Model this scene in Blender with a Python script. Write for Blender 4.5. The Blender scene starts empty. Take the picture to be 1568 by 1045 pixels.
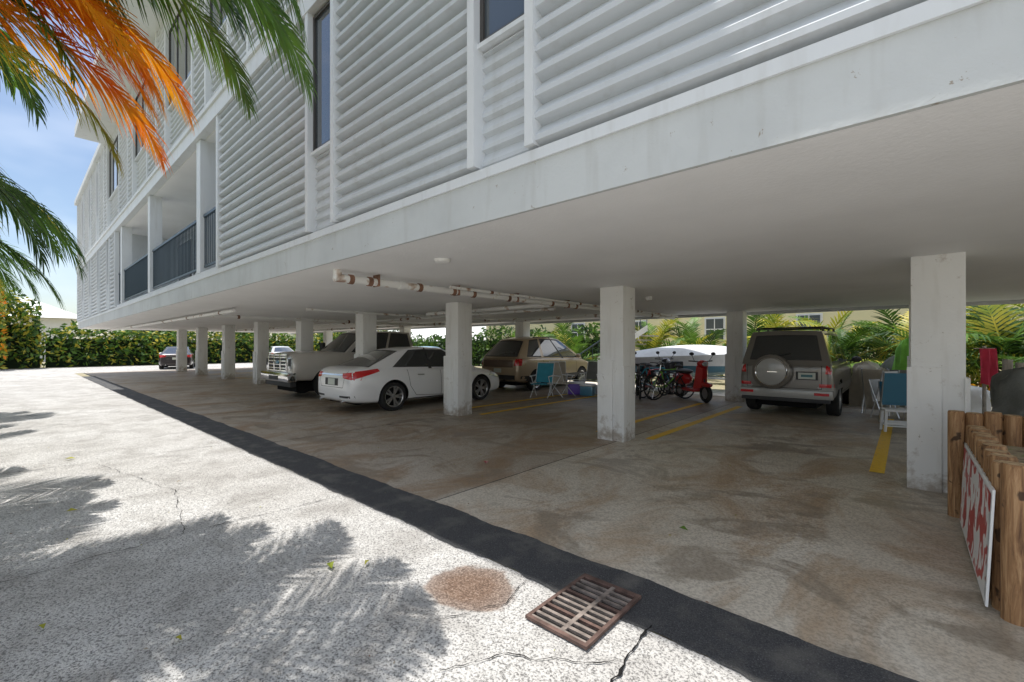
import bpy, bmesh, math, random
from mathutils import Vector, Matrix, noise
from mathutils.bvhtree import BVHTree
random.seed(7)
R=math.radians
scene=bpy.context.scene
COL=scene.collection

# ------------------------------------------------------------------ materials
def new_mat(name):
    m=bpy.data.materials.new(name); m.use_nodes=True
    nt=m.node_tree; b=nt.nodes['Principled BSDF']; return m,nt,b
def N(nt,t,**kw):
    n=nt.nodes.new(t)
    for k,v in kw.items():
        if k in n.inputs.keys(): n.inputs[k].default_value=v
        else: setattr(n,k,v)
    return n
def L(nt,a,b): nt.links.new(a,b)
def coords(nt,scale=(1,1,1)):
    tc=N(nt,'ShaderNodeTexCoord'); mp=N(nt,'ShaderNodeMapping'); mp.inputs['Scale'].default_value=scale
    L(nt,tc.outputs['Object'],mp.inputs['Vector']); return mp.outputs['Vector']
def noise_n(nt,vec,scale,detail=3,rough=.55,dist=0):
    n=N(nt,'ShaderNodeTexNoise'); n.inputs['Scale'].default_value=scale; n.inputs['Detail'].default_value=detail
    n.inputs['Roughness'].default_value=rough; n.inputs['Distortion'].default_value=dist
    L(nt,vec,n.inputs['Vector']); return n.outputs['Fac']
def ramp(nt,fac,stops):
    r=N(nt,'ShaderNodeValToRGB'); e=r.color_ramp.elements
    while len(e)<len(stops): e.new(0.5)
    for i,(p,c) in enumerate(stops):
        e[i].position=p; e[i].color=(c,c,c,1) if isinstance(c,(int,float)) else (*c,1)
    L(nt,fac,r.inputs['Fac']); return r.outputs['Color']
def mixc(nt,fac,a,b,mode='MIX'):
    m=N(nt,'ShaderNodeMix',data_type='RGBA',blend_type=mode)
    if isinstance(fac,(int,float)): m.inputs[0].default_value=fac
    else: L(nt,fac,m.inputs[0])
    for s,v in ((6,a),(7,b)):
        if isinstance(v,tuple): m.inputs[s].default_value=(*v,1)
        else: L(nt,v,m.inputs[s])
    return m.outputs[2]
def bump(nt,b,h,strength=.3,dist=.01):
    bp=N(nt,'ShaderNodeBump'); bp.inputs['Strength'].default_value=strength; bp.inputs['Distance'].default_value=dist
    L(nt,h,bp.inputs['Height']); L(nt,bp.outputs['Normal'],b.inputs['Normal'])
def simple(name,col,rough=.6,metal=0,var=.12,vs=6,coat=0,bmp=0,spec=None):
    m,nt,b=new_mat(name)
    d=tuple(max(0,c*(1-var)) for c in col); u=tuple(min(1,c*(1+var)) for c in col)
    v=coords(nt); n=noise_n(nt,v,vs,3)
    L(nt,ramp(nt,n,[(.3,d),(.7,u)]),b.inputs['Base Color'])
    b.inputs['Roughness'].default_value=rough; b.inputs['Metallic'].default_value=metal
    b.inputs['Coat Weight'].default_value=coat
    if bmp: bump(nt,b,noise_n(nt,v,vs*8,2),bmp,.01)
    return m
def flat(name,col,rough=.6,metal=0):
    m,nt,b=new_mat(name); b.inputs['Base Color'].default_value=(*col,1); b.inputs['Roughness'].default_value=rough; b.inputs['Metallic'].default_value=metal; return m

def painted(name,col,chip=.0,dirt=.25,scale=1.0,bmp=True,streak=True,foot=False):
    m,nt,b=new_mat(name); v=coords(nt)
    big=noise_n(nt,v,.9*scale,4,.6); 
    c=ramp(nt,big,[(.3,tuple(x*(1-dirt*.6) for x in col)),(.62,col)])
    if streak:
        st=noise_n(nt,coords(nt,(5,5,.7)),1.5,3,.6)
        c=mixc(nt,ramp(nt,st,[(.54,0),(.75,.4)]),c,tuple(x*.70 for x in (col[0],col[1]*.96,col[2]*.9)))
    if chip:
        sp=noise_n(nt,v,9,5,.75,.5)
        c=mixc(nt,ramp(nt,sp,[(.70-chip*.05,0),(.73-chip*.05,.85)]),c,(.30,.25,.19))
    if foot:
        sx=N(nt,'ShaderNodeSeparateXYZ'); L(nt,v,sx.inputs[0])
        mr=N(nt,'ShaderNodeMapRange'); L(nt,sx.outputs['Z'],mr.inputs[0]); mr.inputs[1].default_value=0; mr.inputs[2].default_value=.45; mr.inputs[3].default_value=.32; mr.inputs[4].default_value=0
        ad=N(nt,'ShaderNodeMath',operation='ADD'); L(nt,mr.outputs[0],ad.inputs[0]); L(nt,noise_n(nt,v,6,4,.7),ad.inputs[1])
        c=mixc(nt,ramp(nt,ad.outputs[0],[(.62,0),(.85,.75)]),c,(.33,.26,.19))
    L(nt,c,b.inputs['Base Color']); b.inputs['Roughness'].default_value=.62
    if bmp: bump(nt,b,noise_n(nt,v,35,3),.4,.008)
    return m
M={}
M['soffit']=painted('painted_soffit',(.93,.93,.925),0,.12,streak=False)
M['fascia']=painted('painted_fascia',(.60,.62,.61),.8,.3)
M['column']=painted('painted_column',(.86,.86,.84),.9,.15,foot=True)
M['siding']=painted('siding_paint',(.60,.63,.65),0,.10,bmp=False)
M['trim']=painted('trim_paint',(.73,.755,.765),0,.12,bmp=False)
M['wallin']=painted('balcony_wall',(.76,.73,.60),0,.1,bmp=False)
M['roof']=simple('roof_metal',(.30,.31,.31),.6)
M['winframe']=flat('window_frame',(.06,.055,.05),.4)
M['rail']=flat('railing_paint',(.045,.07,.09),.4)
def glassm(name,col=(.02,.025,.03),rough=.04):
    m,nt,b=new_mat(name); b.inputs['Base Color'].default_value=(*col,1); b.inputs['Roughness'].default_value=rough
    b.inputs['Specular IOR Level'].default_value=.8; b.inputs['Coat Weight'].default_value=.6
    v=coords(nt); bump(nt,b,noise_n(nt,v,1.2,1),.06,.02); return m
M['glass']=glassm('window_glass',(.06,.075,.085))
m,nt,b=new_mat('car_glass'); b.inputs['Base Color'].default_value=(.03,.035,.037,1); b.inputs['Roughness'].default_value=.03; b.inputs['Specular IOR Level'].default_value=.9; b.inputs['Coat Weight'].default_value=1; M['cglass']=m

# interior slab
m,nt,b=new_mat('slab_concrete'); v=coords(nt)
n1=noise_n(nt,v,.5,5,.62,.4); n2=noise_n(nt,coords(nt,(1,.55,1)),1.1,6,.68,.8); n3=noise_n(nt,v,55,2,.7); n5=noise_n(nt,coords(nt,(1,1.5,1)),.85,5,.66,1.2)
c=ramp(nt,n1,[(.3,(.46,.42,.35)),(.5,(.58,.535,.455)),(.7,(.70,.67,.60))])
c=mixc(nt,ramp(nt,n2,[(.46,0),(.54,.55),(.64,.95)]),c,(.34,.215,.115))
c=mixc(nt,ramp(nt,n5,[(.52,0),(.60,.65),(.72,.85)]),c,(.14,.105,.075))
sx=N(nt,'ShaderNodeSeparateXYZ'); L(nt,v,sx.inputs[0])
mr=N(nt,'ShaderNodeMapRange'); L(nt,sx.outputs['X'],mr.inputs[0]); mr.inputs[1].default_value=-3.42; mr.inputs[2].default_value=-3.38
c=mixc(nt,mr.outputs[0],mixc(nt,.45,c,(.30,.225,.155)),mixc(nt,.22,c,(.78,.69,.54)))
c=mixc(nt,ramp(nt,n3,[(.36,.4),(.58,0)]),c,(.13,.11,.085))
L(nt,c,b.inputs['Base Color'])
L(nt,ramp(nt,n5,[(.4,.62),(.66,.36)]),b.inputs['Roughness']); bump(nt,b,n3,.3,.005)
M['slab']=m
# sun bleached paving
m,nt,b=new_mat('bleached_asphalt'); v=coords(nt)
n1=noise_n(nt,v,.45,4,.6); n3=noise_n(nt,v,80,3,.75); n2=noise_n(nt,v,2.2,5,.65,.6)
c=ramp(nt,n1,[(.3,(.56,.54,.51)),(.7,(.73,.72,.70))])
c=mixc(nt,ramp(nt,n2,[(.44,0),(.66,.7)]),c,(.37,.35,.325))
c=mixc(nt,ramp(nt,n3,[(.38,.9),(.53,0)]),c,(.12,.115,.11))
vm=N(nt,'ShaderNodeVectorMath',operation='SUBTRACT'); L(nt,v,vm.inputs[0]); vm.inputs[1].default_value=(-2.02,1.88,0)
vl=N(nt,'ShaderNodeVectorMath',operation='LENGTH'); L(nt,vm.outputs[0],vl.inputs[0])
ma=N(nt,'ShaderNodeMath',operation='MULTIPLY_ADD'); L(nt,n2,ma.inputs[0]); ma.inputs[1].default_value=.36; L(nt,vl.outputs['Value'],ma.inputs[2])
pud=ramp(nt,ma.outputs[0],[(.32,1),(.43,.8),(.47,0)])
pc=ramp(nt,n3,[(.35,(.08,.05,.035)),(.52,(.20,.125,.085)),(.66,(.36,.27,.21))])
c=mixc(nt,pud,c,pc)
L(nt,c,b.inputs['Base Color']); b.inputs['Roughness'].default_value=.8
bump(nt,b,n3,.8,.014)
M['drive']=m
m,nt,b=new_mat('tar_strip'); v=coords(nt); n3=noise_n(nt,v,120,3,.8); n2=noise_n(nt,v,4,4)
c=ramp(nt,n3,[(.35,(.022,.023,.026)),(.6,(.085,.087,.093)),(.72,(.24,.24,.24))]); c=mixc(nt,ramp(nt,n2,[(.48,0),(.70,.55)]),c,(.20,.19,.17))
L(nt,c,b.inputs['Base Color']); b.inputs['Roughness'].default_value=.75; bump(nt,b,n3,.9,.012); M['tar']=m
m,nt,b=new_mat('ground_soil'); v=coords(nt); n3=noise_n(nt,v,9,4,.75)
c=ramp(nt,n3,[(.33,(.16,.12,.08)),(.5,(.42,.35,.25)),(.62,(.16,.24,.07)),(.75,(.55,.48,.37))]); L(nt,c,b.inputs['Base Color']); b.inputs['Roughness'].default_value=.9
M['soil']=m
M['path']=simple('garden_bounce_path',(.74,.68,.60),.85,0,.2,3)
m,nt,b=new_mat('line_paint'); v=coords(nt); n3=noise_n(nt,v,22,4,.75)
c=ramp(nt,n3,[(.34,(.50,.38,.20)),(.39,(.92,.56,.03)),(.7,(.98,.66,.05))]); L(nt,c,b.inputs['Base Color']); b.inputs['Roughness'].default_value=.6; M['yellow']=m
m,nt,b=new_mat('pipe_paint'); v=coords(nt); n3=noise_n(nt,coords(nt,(1,1,1)),3.5,3,.6)
c=ramp(nt,n3,[(.58,(.86,.86,.84)),(.64,(.6,.5,.42)),(.70,(.28,.15,.09))]); L(nt,c,b.inputs['Base Color']); b.inputs['Roughness'].default_value=.5; M['pipe']=m
M['rust']=simple('rust',(.24,.13,.085),.85,0,.45,9,bmp=.3)
M['iron']=simple('iron',(.24,.20,.175),.65,.1,.45,14,bmp=.4)
M['ironf']=simple('iron_frame',(.13,.08,.065),.75,.1,.5,12,bmp=.4)
M['black']=flat('black_rubber',(.018,.018,.018),.75)
M['void']=flat('void_black',(.004,.004,.004),1)
M['plast']=flat('dark_plastic',(.04,.04,.042),.55)
M['chrome']=flat('chrome',(.7,.7,.7),.12,1)
M['rim']=flat('alloy',(.6,.61,.62),.28,.9)
def coated(name,col,rough,metal=0):
    m=flat(name,col,rough,metal); m.node_tree.nodes['Principled BSDF'].inputs['Coat Weight'].default_value=.8; return m
M['redl']=coated('red_lens',(.60,.012,.015),.12)
M['clear']=coated('clear_lens',(.55,.57,.58),.08,.3)
M['plate']=flat('license_plate',(.62,.66,.6),.4)
M['plate2']=flat('plate_print',(.08,.22,.25),.5)
def paint(name,col,metal=.2,rough=.28): return coated(name,col,rough,metal)
M['white']=paint('paint_white',(.88,.88,.88),0)
M['tan']=paint('paint_gold',(.50,.38,.25),.2)
M['bronze']=paint('paint_brown',(.16,.10,.065),.3)
M['silver']=paint('paint_silver',(.64,.61,.56),.2)
M['gray']=paint('paint_gray',(.20,.185,.165),.2)
M['greyl']=paint('paint_graylow',(.38,.375,.36),.1,.4)
M['dark']=paint('paint_dark',(.035,.03,.035),.3)
M['blue']=paint('paint_blue',(.08,.25,.38),.1)
M['redp']=paint('paint_red',(.5,.02,.02),.1)
M['pink']=simple('red_fabric',(.6,.04,.09),.7)
M['green']=simple('green_fabric',(.25,.6,.08),.7)
M['purple']=flat('purple_plastic',(.16,.07,.5),.4)
M['teal']=simple('teal_fabric',(.05,.35,.48),.7)
M['whitepl']=simple('white_plastic',(.82,.83,.84),.4,var=.06)
M['beige']=simple('canvas',(.50,.45,.37),.85,bmp=.3)
M['gtarp']=simple('grey_cover',(.20,.21,.20),.7,bmp=.4)
M['orange']=flat('orange_glaze',(.65,.12,.04),.5)
M['yellowwall']=painted('yellow_stucco',(.86,.78,.48),0,.12,bmp=False,streak=False)
M['wtrim']=flat('white_trim',(.8,.8,.78),.6)
m,nt,b=new_mat('log_wood'); v=coords(nt,(14,14,1.2)); n3=noise_n(nt,v,2.5,5,.7,.6); 
c=ramp(nt,n3,[(.3,(.10,.045,.02)),(.5,(.33,.175,.075)),(.7,(.56,.35,.18))]); 
k=noise_n(nt,coords(nt,(1,1,1)),11,2); c=mixc(nt,ramp(nt,k,[(.62,0),(.68,.9)]),c,(.05,.025,.012))
L(nt,c,b.inputs['Base Color']); b.inputs['Roughness'].default_value=.7; bump(nt,b,n3,.5,.01); M['wood']=m
m,nt,b=new_mat('log_end'); v=coords(nt); n3=noise_n(nt,v,40,3); L(nt,ramp(nt,n3,[(.35,(.32,.2,.1)),(.65,(.68,.5,.3))]),b.inputs['Base Color']); b.inputs['Roughness'].default_value=.8; M['woodend']=m
M['greywood']=simple('weathered_wood',(.46,.42,.37),.85,0,.3,8,bmp=.5)
M['trunk']=simple('palm_trunk',(.26,.22,.17),.85,0,.35,9)
m,nt,b=new_mat('sign_face'); v=coords(nt,(1,1,1))
nz=noise_n(nt,v,4.2,2,.4,.3); nz2=noise_n(nt,v,9,1)
c=ramp(nt,nz,[(.50,(.82,.81,.79)),(.515,(.50,.04,.04)),(.60,(.50,.04,.04)),(.615,(.82,.81,.79))]); c=mixc(nt,ramp(nt,nz2,[(.62,0),(.63,1)]),c,(.55,.10,.09)); L(nt,c,b.inputs['Base Color']); b.inputs['Roughness'].default_value=.4; M['sign']=m
def leafm(name,c1,c2,trans=.3):
    m,nt,b=new_mat(name); v=coords(nt)
    n=noise_n(nt,v,1.7,1,.5)
    c=ramp(nt,n,[(.35,c1),(.65,c2)]); L(nt,c,b.inputs['Base Color']); b.inputs['Roughness'].default_value=.5
    t=N(nt,'ShaderNodeBsdfTranslucent'); L(nt,c,t.inputs['Color'])
    mx=N(nt,'ShaderNodeMixShader'); mx.inputs[0].default_value=trans; L(nt,b.outputs[0],mx.inputs[1]); L(nt,t.outputs[0],mx.inputs[2])
    L(nt,mx.outputs[0],nt.nodes['Material Output'].inputs['Surface']); return m
M['leafg']=leafm('green_leaf',(.05,.12,.018),(.15,.28,.035))
M['leafd']=leafm('green_leaf_dark',(.018,.055,.013),(.07,.15,.022))
M['leafy']=leafm('green_leaf_yellow',(.24,.30,.03),(.60,.50,.06))
M['leafo']=leafm('orange_leaf',(.88,.20,.012),(.95,.50,.02),.5)
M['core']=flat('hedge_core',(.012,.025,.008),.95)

# ------------------------------------------------------------------ mesh builder
class MB:
    def __init__(s): s.v=[];s.f=[];s.m=[];s.mats=[];s.T=Matrix.Identity(4);s.sm=[]
    def mi(s,k):
        if k not in s.mats: s.mats.append(k)
        return s.mats.index(k)
    def add(s,vs,fs,k,smooth=False):
        o=len(s.v); s.v+=[tuple(s.T@Vector(p)) for p in vs]; i=s.mi(k)
        for f in fs: s.f.append(tuple(o+j for j in f)); s.m.append(i); s.sm.append(smooth)
    def merge(s,src,T,k):
        o=len(s.v); s.v+=[tuple(T@Vector(p)) for p in src.v]; i=s.mi(k)
        s.f+=[tuple(o+j for j in f) for f in src.f]; s.m+=[i]*len(src.f); s.sm+=[False]*len(src.f)
    def box(s,x0,x1,y0,y1,z0,z1,k,bv=0):
        x0,x1=min(x0,x1),max(x0,x1); y0,y1=min(y0,y1),max(y0,y1); z0,z1=min(z0,z1),max(z0,z1)
        if not bv:
            vs=[(x,y,z) for x in(x0,x1) for y in(y0,y1) for z in(z0,z1)]
            s.add(vs,[(0,1,3,2),(4,6,7,5),(0,4,5,1),(2,3,7,6),(0,2,6,4),(1,5,7,3)],k); return
        bm=bmesh.new(); bmesh.ops.create_cube(bm,size=1)
        for q in bm.verts: q.co=Vector(((x0+x1)/2+q.co.x*(x1-x0),(y0+y1)/2+q.co.y*(y1-y0),(z0+z1)/2+q.co.z*(z1-z0)))
        bmesh.ops.bevel(bm,geom=bm.edges[:],offset=bv,segments=2,affect='EDGES',profile=.7)
        bm.verts.index_update(); s.add([tuple(q.co) for q in bm.verts],[tuple(w.index for w in f.verts) for f in bm.faces],k,True); bm.free()
    def tube(s,pts,r,k,n=8,cap=True,rs=None):
        pts=[Vector(p) for p in pts]; vs=[];fs=[]; prev=None
        for i,p in enumerate(pts):
            t=(pts[min(i+1,len(pts)-1)]-pts[max(i-1,0)]).normalized()
            a=t.cross(Vector((0,0,1))) if prev is None else prev-t*prev.dot(t)
            if a.length<1e-3: a=t.cross(Vector((1,0,0)))
            a.normalize(); prev=a; bq=t.cross(a); rr=rs[i] if rs else r
            for j in range(n):
                an=2*math.pi*j/n; vs.append(tuple(p+(a*math.cos(an)+bq*math.sin(an))*rr))
        for i in range(len(pts)-1):
            for j in range(n): fs.append((i*n+j,i*n+(j+1)%n,(i+1)*n+(j+1)%n,(i+1)*n+j))
        if cap: fs.append(tuple(range(n))[::-1]); fs.append(tuple(range((len(pts)-1)*n,len(pts)*n)))
        s.add(vs,fs,k,True)
    def lathe(s,prof,k,axis='x',c=(0,0,0),n=28,a0=0,a1=2*math.pi):
        vs=[];fs=[];m=len(prof)
        for i in range(n):
            an=a0+(a1-a0)*i/n
            for (a,r) in prof:
                if axis=='x': p=(a,r*math.cos(an),r*math.sin(an))
                elif axis=='y': p=(r*math.cos(an),a,r*math.sin(an))
                else: p=(r*math.cos(an),r*math.sin(an),a)
                vs.append((p[0]+c[0],p[1]+c[1],p[2]+c[2]))
        for i in range(n):
            for j in range(m-1): fs.append((i*m+j,i*m+j+1,((i+1)%n)*m+j+1,((i+1)%n)*m+j))
        s.add(vs,fs,k,True)
    def ell(s,c,r,k,n=14,m=9):
        vs=[];fs=[]
        for i in range(m+1):
            ph=math.pi*i/m
            for j in range(n):
                th=2*math.pi*j/n; vs.append((c[0]+r[0]*math.sin(ph)*math.cos(th),c[1]+r[1]*math.sin(ph)*math.sin(th),c[2]+r[2]*math.cos(ph)))
        for i in range(m):
            for j in range(n): fs.append((i*n+j,(i+1)*n+j,(i+1)*n+(j+1)%n,i*n+(j+1)%n))
        s.add(vs,fs,k,True)
    def obj(s,name,parent=None,loc=(0,0,0),rot=0,ang=35):
        me=bpy.data.meshes.new(name); me.from_pydata(s.v,[],s.f)
        for k in s.mats: me.materials.append(M[k])
        me.polygons.foreach_set('material_index',s.m); me.polygons.foreach_set('use_smooth',s.sm); me.update()
        if any(s.sm) and len(s.f)<60000:
            try: me.set_sharp_from_angle(angle=R(ang))
            except Exception: pass
        o=bpy.data.objects.new(name,me); COL.objects.link(o); o.location=loc; o.rotation_euler=(0,0,rot)
        if parent: o.parent=parent
        return o
def empty(name,loc=(0,0,0),rot=0):
    o=bpy.data.objects.new(name,None); COL.objects.link(o); o.location=loc; o.rotation_euler=(0,0,rot); o.empty_display_size=.2; return o

# ------------------------------------------------------------------ ground
SOF=2.44; YB=2.40; X0=-34; X1=6.5; YR=13.6
g=MB(); g.add([(-300,-300,0),(300,-300,0),(300,300,0),(-300,300,0)],[(0,1,2,3)],'soil'); g.obj('ground')
g=MB(); g.add([(-43.2,-9,.004),(14,-9,.004),(14,2.22,.004),(-34,2.22,.004),(-34,24,.004),(-43.2,24,.004)],[(0,1,2,3,4,5)],'drive'); g.obj('driveway_pavement')
g=MB(); g.add([(-33.9,14.05,.006),(7.5,14.05,.006),(7.5,15.9,.006),(-33.9,15.9,.006)],[(0,1,2,3)],'path'); g.obj('garden_bounce_path')  # pale strip added to bounce sunlight in under the building
def strip_edge(x,s): return s*(.04*noise.noise(Vector((x*1.7,s*3,0)))+.018*noise.noise(Vector((x*9,s*7,0)))+.008*noise.noise(Vector((x*30,s*7,0))))
g=MB(); n=1200; vs=[];fs=[]
for i in range(n+1):
    x=-30+36*i/n; vs+=[(x,2.20+strip_edge(x,1),.010),(x,2.68+strip_edge(x+50,.8),.010)]
    if i<n: fs.append((2*i,2*i+2,2*i+3,2*i+1))
g.add(vs,fs,'tar')
g.obj('asphalt_strip')
g=MB()
def crack(pts,w,seed):
    P=[Vector(p) for p in pts]; vs=[];n=0
    for a,b_ in zip(P[:-1],P[1:]):
        K=int((b_-a).length/.02)+2; t=(b_-a).normalized(); q=Vector((-t.y,t.x))
        for i in range(K):
            c=a.lerp(b_,i/(K-1)); o=.035*noise.noise(Vector((c.x*5,c.y*5,seed)))+.016*noise.noise(Vector((c.x*22,c.y*22,seed))); ww=w*(.25+abs(noise.noise(Vector((c.x*9,c.y*9,seed+3))))*2)
            vs+=[(*(c+q*(o-ww)),.0125),(*(c+q*(o+ww)),.0125)]; n+=1
    g.add(vs,[(2*i,2*i+2,2*i+3,2*i+1) for i in range(n-1)],'void')
crack([(-1.02,2.26),(-1.0,1.95),(-.93,1.55)],.009,1); crack([(-1.0,1.9),(-1.18,1.75),(-1.45,1.6),(-1.6,1.3)],.003,2)
crack([(-4.25,-.4),(-4.3,1.0),(-4.2,2.2)],.004,3); crack([(-7.9,-.5),(-7.7,2.2)],.005,4); crack([(-1.8,2.2),(-1.75,1.9),(-1.9,1.55)],.003,5); crack([(-12,-.5),(-11.9,2.2)],.007,7); crack([(-4.3,.9),(-5.6,1.1),(-7.7,.7)],.003,8)
g.obj('pavement_cracks')
g=MB(); xs=[-34,-30.6,-26.8,-23.0,-19.1,-15.2,-11.3,-7.35,-3.4,.5,6.5]
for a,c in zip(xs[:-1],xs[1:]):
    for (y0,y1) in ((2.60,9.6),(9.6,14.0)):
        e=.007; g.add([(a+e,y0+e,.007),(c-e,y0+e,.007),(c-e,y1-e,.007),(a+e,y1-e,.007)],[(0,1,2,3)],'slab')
g.add([(-34,2.55,.005),(6.5,2.55,.005),(6.5,14,.005),(-34,14,.005)],[(0,1,2,3)],'tar')
g.obj('carport_floor_slab')
g=MB()
COLX=[.23,-3.5,-7.35,-11.2,-15.1,-19.0,-23.0,-27.3,-31.4,4.1]
for cx in COLX:
    for sx_ in (-.50,.42):
        if (cx==.23 and sx_>0): continue
        g.add([(cx+sx_-.07,6.75,.012),(cx+sx_+.07,6.75,.012),(cx+sx_+.07,11.9,.012),(cx+sx_-.07,11.9,.012)],[(0,1,2,3)],'yellow')
g.obj('parking_line_marking')
g=MB(); gx0,gx1,gy0,gy1=-1.56,-1.17,1.86,2.46
g.add([(gx0,gy0,.013),(gx1,gy0,.013),(gx1,gy1,.013),(gx0,gy1,.013)],[(0,1,2,3)],'void')  # flat black sheet stands in for the shade of the drain pit
for (a,b_,c_,d_) in ((gx0,gx0+.022,gy0,gy1),(gx1-.022,gx1,gy0,gy1),(gx0+.022,gx1-.022,gy0,gy0+.025),(gx0+.022,gx1-.022,gy1-.025,gy1)): g.box(a,b_,c_,d_,.013,.030,'ironf')
g.box(-1.35,-1.325,gy0+.025,gy1-.025,.0135,.029,'iron')
nb=11
for i in range(nb+1):
    y=gy0+.03+(gy1-gy0-.06)*i/nb
    for (a,b_) in ((gx0+.022,-1.35),(-1.325,gx1-.022)): g.box(a,b_,y-.010,y+.010,.0135,.028,'ironf' if i%4==3 else 'iron')
g.obj('storm_drain_grate')

# ------------------------------------------------------------------ building
BLD=empty('apartment_building')
g=MB()
g.box(X0,X1,YB,YR,SOF,2.84,'soffit'); 
g.obj('floor_slab',BLD)
g=MB(); g.box(X0-.02,X1+.02,YB-.03,YB-.002,SOF-.0,2.83,'fascia'); g.box(X0-.02,X1,YR+.002,YR+.03,SOF-.08,2.83,'fascia'); 
g.box(X0-.03,X1,YB-.05,YB-.031,2.76,2.835,'trim')
g.obj('fascia_beam',BLD)
g=MB()
BX0,BX1=-20.4,-8.9
g.box(BX1,X1,YB+.05,YR-.05,2.84,5.5,'siding'); g.box(X0,BX0,YB+.05,YR-.05,2.84,5.5,'siding')
g.box(BX0,BX1,4.1,YR-.05,2.84,5.5,'wallin'); g.box(X0,X1,YB+.05,YR-.05,5.5,9.2,'siding'); 
g.obj('wall_core',BLD)
def siding(g,x0,x1,z0,z1,y,lap=.15,dep=.062,k='siding'):
    z=z0
    while z<z1-.02:
        zh=min(z+lap,z1); h=zh-z
        g.add([(x0,y+.02,z),(x1,y+.02,z),(x1,y-dep,z+h*.16),(x0,y-dep,z+h*.16),(x1,y-dep,z+h*.40),(x0,y-dep,z+h*.40),(x1,y+.02,zh),(x0,y+.02,zh)],[(0,1,2,3),(3,2,4,5),(5,4,6,7)],k)
        z+=lap
def window(g,x0,x1,z0,z1,y,mull=0,blind=False):
    f=.035
    for a in ((x0,x0+f,z0,z1),(x1-f,x1,z0,z1),(x0+f,x1-f,z0,z0+f),(x0+f,x1-f,z1-f,z1)): g.box(a[0],a[1],y-.03,y+.03,a[2],a[3],'winframe')
    for i in range(mull):
        xm=x0+(x1-x0)*(i+1)/(mull+1); g.box(xm-.02,xm+.02,y-.025,y+.02,z0+f,z1-f,'winframe')
    g.box(x0+f,x1-f,y-.01,y,z0+f,z1-f,'glass')
S=MB();T=MB();W=MB()
def bay(x0,x1,z0,z1,wz0,wz1,mull=0):
    T.box(x0-.075,x0,YB-.085,YB+.05,z0,z1,'trim'); T.box(x1,x1+.075,YB-.085,YB+.05,z0,z1,'trim')
    siding(S,x0,x1,z0,wz0-.03,YB+.025,.125,.018)
    T.box(x0,x1,YB-.045,YB+.045,wz0-.035,wz0,'trim')
    window(W,x0,x1,wz0,wz1,YB+.01,mull)
    if wz1<z1-.03: siding(S,x0,x1,wz1+.002,z1,YB+.025,.15,.03)
def wall_run(x0,x1,z0,z1,bays,wz0,wz1):
    cur=x0
    for (a,b_,mu) in sorted(bays):
        siding(S,cur,a-.075,z0,z1,YB); bay(a,b_,z0,z1,wz0,wz1,mu); cur=b_+.075
    siding(S,cur,x1,z0,z1,YB)
wall_run(BX1+.1,X1,2.86,5.45,[(-2.45,-1.95,0),(-5.30,-4.74,0),(2.3,3.0,0)],3.80,5.42)
wall_run(X0+.1,BX0-.1,2.86,5.45,[(-22.4,-21.8,0),(-25.2,-24.6,0),(-28.2,-27.6,0),(-31.2,-30.6,0)],3.8,5.42)
wall_run(X0+.1,X1,5.78,9.2,[(-31.2,-30.6,0),(-28.2,-27.6,0),(-25.4,-24.8,0),(-22.2,-19.6,2),(-16.9,-14.9,1),(-12.7,-10.5,2),(-9.5,-8.3,1),(-5.3,-4.74,0),(-2.45,-1.95,0)],6.95,8.75)
T.box(X0,X1,YB-.095,YB+.05,5.45,5.78,'trim'); T.box(X0,X1,YB-.13,YB-.095,5.70,5.78,'trim')
for x in (BX1,BX0-.1,X0): T.box(x,x+.1,YB-.08,YB+.06,2.84,5.45,'trim')
T.box(X0,X0+.1,YB-.08,YB+.06,5.78,9.2,'trim')
for x in (-7.4,-17.9,-13.8,-23.2): T.box(x,x+.08,YB-.08,YB+.0,5.78,9.2,'trim')
S.obj('lap_siding',BLD); T.obj('wall_trim',BLD); W.obj('windows',BLD)
g=MB()
g.box(BX0,BX1,YB-.02,4.1,2.842,2.90,'trim'); g.box(BX0,BX1,YB+.052,4.098,5.44,5.498,'soffit')
siding(g,BX0,BX1,2.92,5.44,4.075,.15,.03)
for x in (-10.2,-14.9,-19.4): g.box(x-.13,x+.13,YB-.03,YB+.23,2.90,5.44,'trim')
for (a,c) in ((-19.6,-18.0),(-16.6,-15.6),(-13.8,-12.0)):
    g.box(a-.08,c+.08,4.0,4.03,2.92,5.18,'trim'); g.box(a,c,3.97,4.0,2.92,5.1,'winframe'); g.box(a+.06,c-.06,3.955,3.97,3.0,5.02,'glass')
g.box(BX1-.02,BX1,YB+.07,4.05,2.9,5.44,'siding'); g.obj('balcony',BLD)
g=MB(); segs=[(BX0+.02,-19.53),(-19.27,-15.03),(-14.77,-10.33),(-10.07,BX1-.02)]
for a,c in segs:
    g.box(a,c,YB+.02,YB+.07,3.96,4.01,'rail'); g.box(a,c,YB+.03,YB+.06,3.0,3.04,'rail')
    n=max(2,int((c-a)/.12))
    for i in range(n+1):
        x=a+.01+(c-a-.02)*i/n; g.box(x-.008,x+.008,YB+.037,YB+.053,3.04,3.96,'rail')
g.obj('balcony_railing',BLD)
g=MB()
g.box(X0-.1,-23.0,YB-.18,YR+.3,9.2,9.42,'trim'); g.box(-22.9,-2.6,1.50,YR+.6,9.2,9.5,'trim'); g.box(-2.6,X1+.3,YB-.13,YR+.6,9.2,9.5,'trim')  # unseen right-hand eave cut back, shaped to let sun streaks onto the siding
g.box(-23.0,-22.9,YB-.18,YR+.3,9.2,9.42,'trim')
g.box(X0,X1,3.2,YR-.5,9.5,9.62,'roof')
g.obj('roof',BLD)
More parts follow.
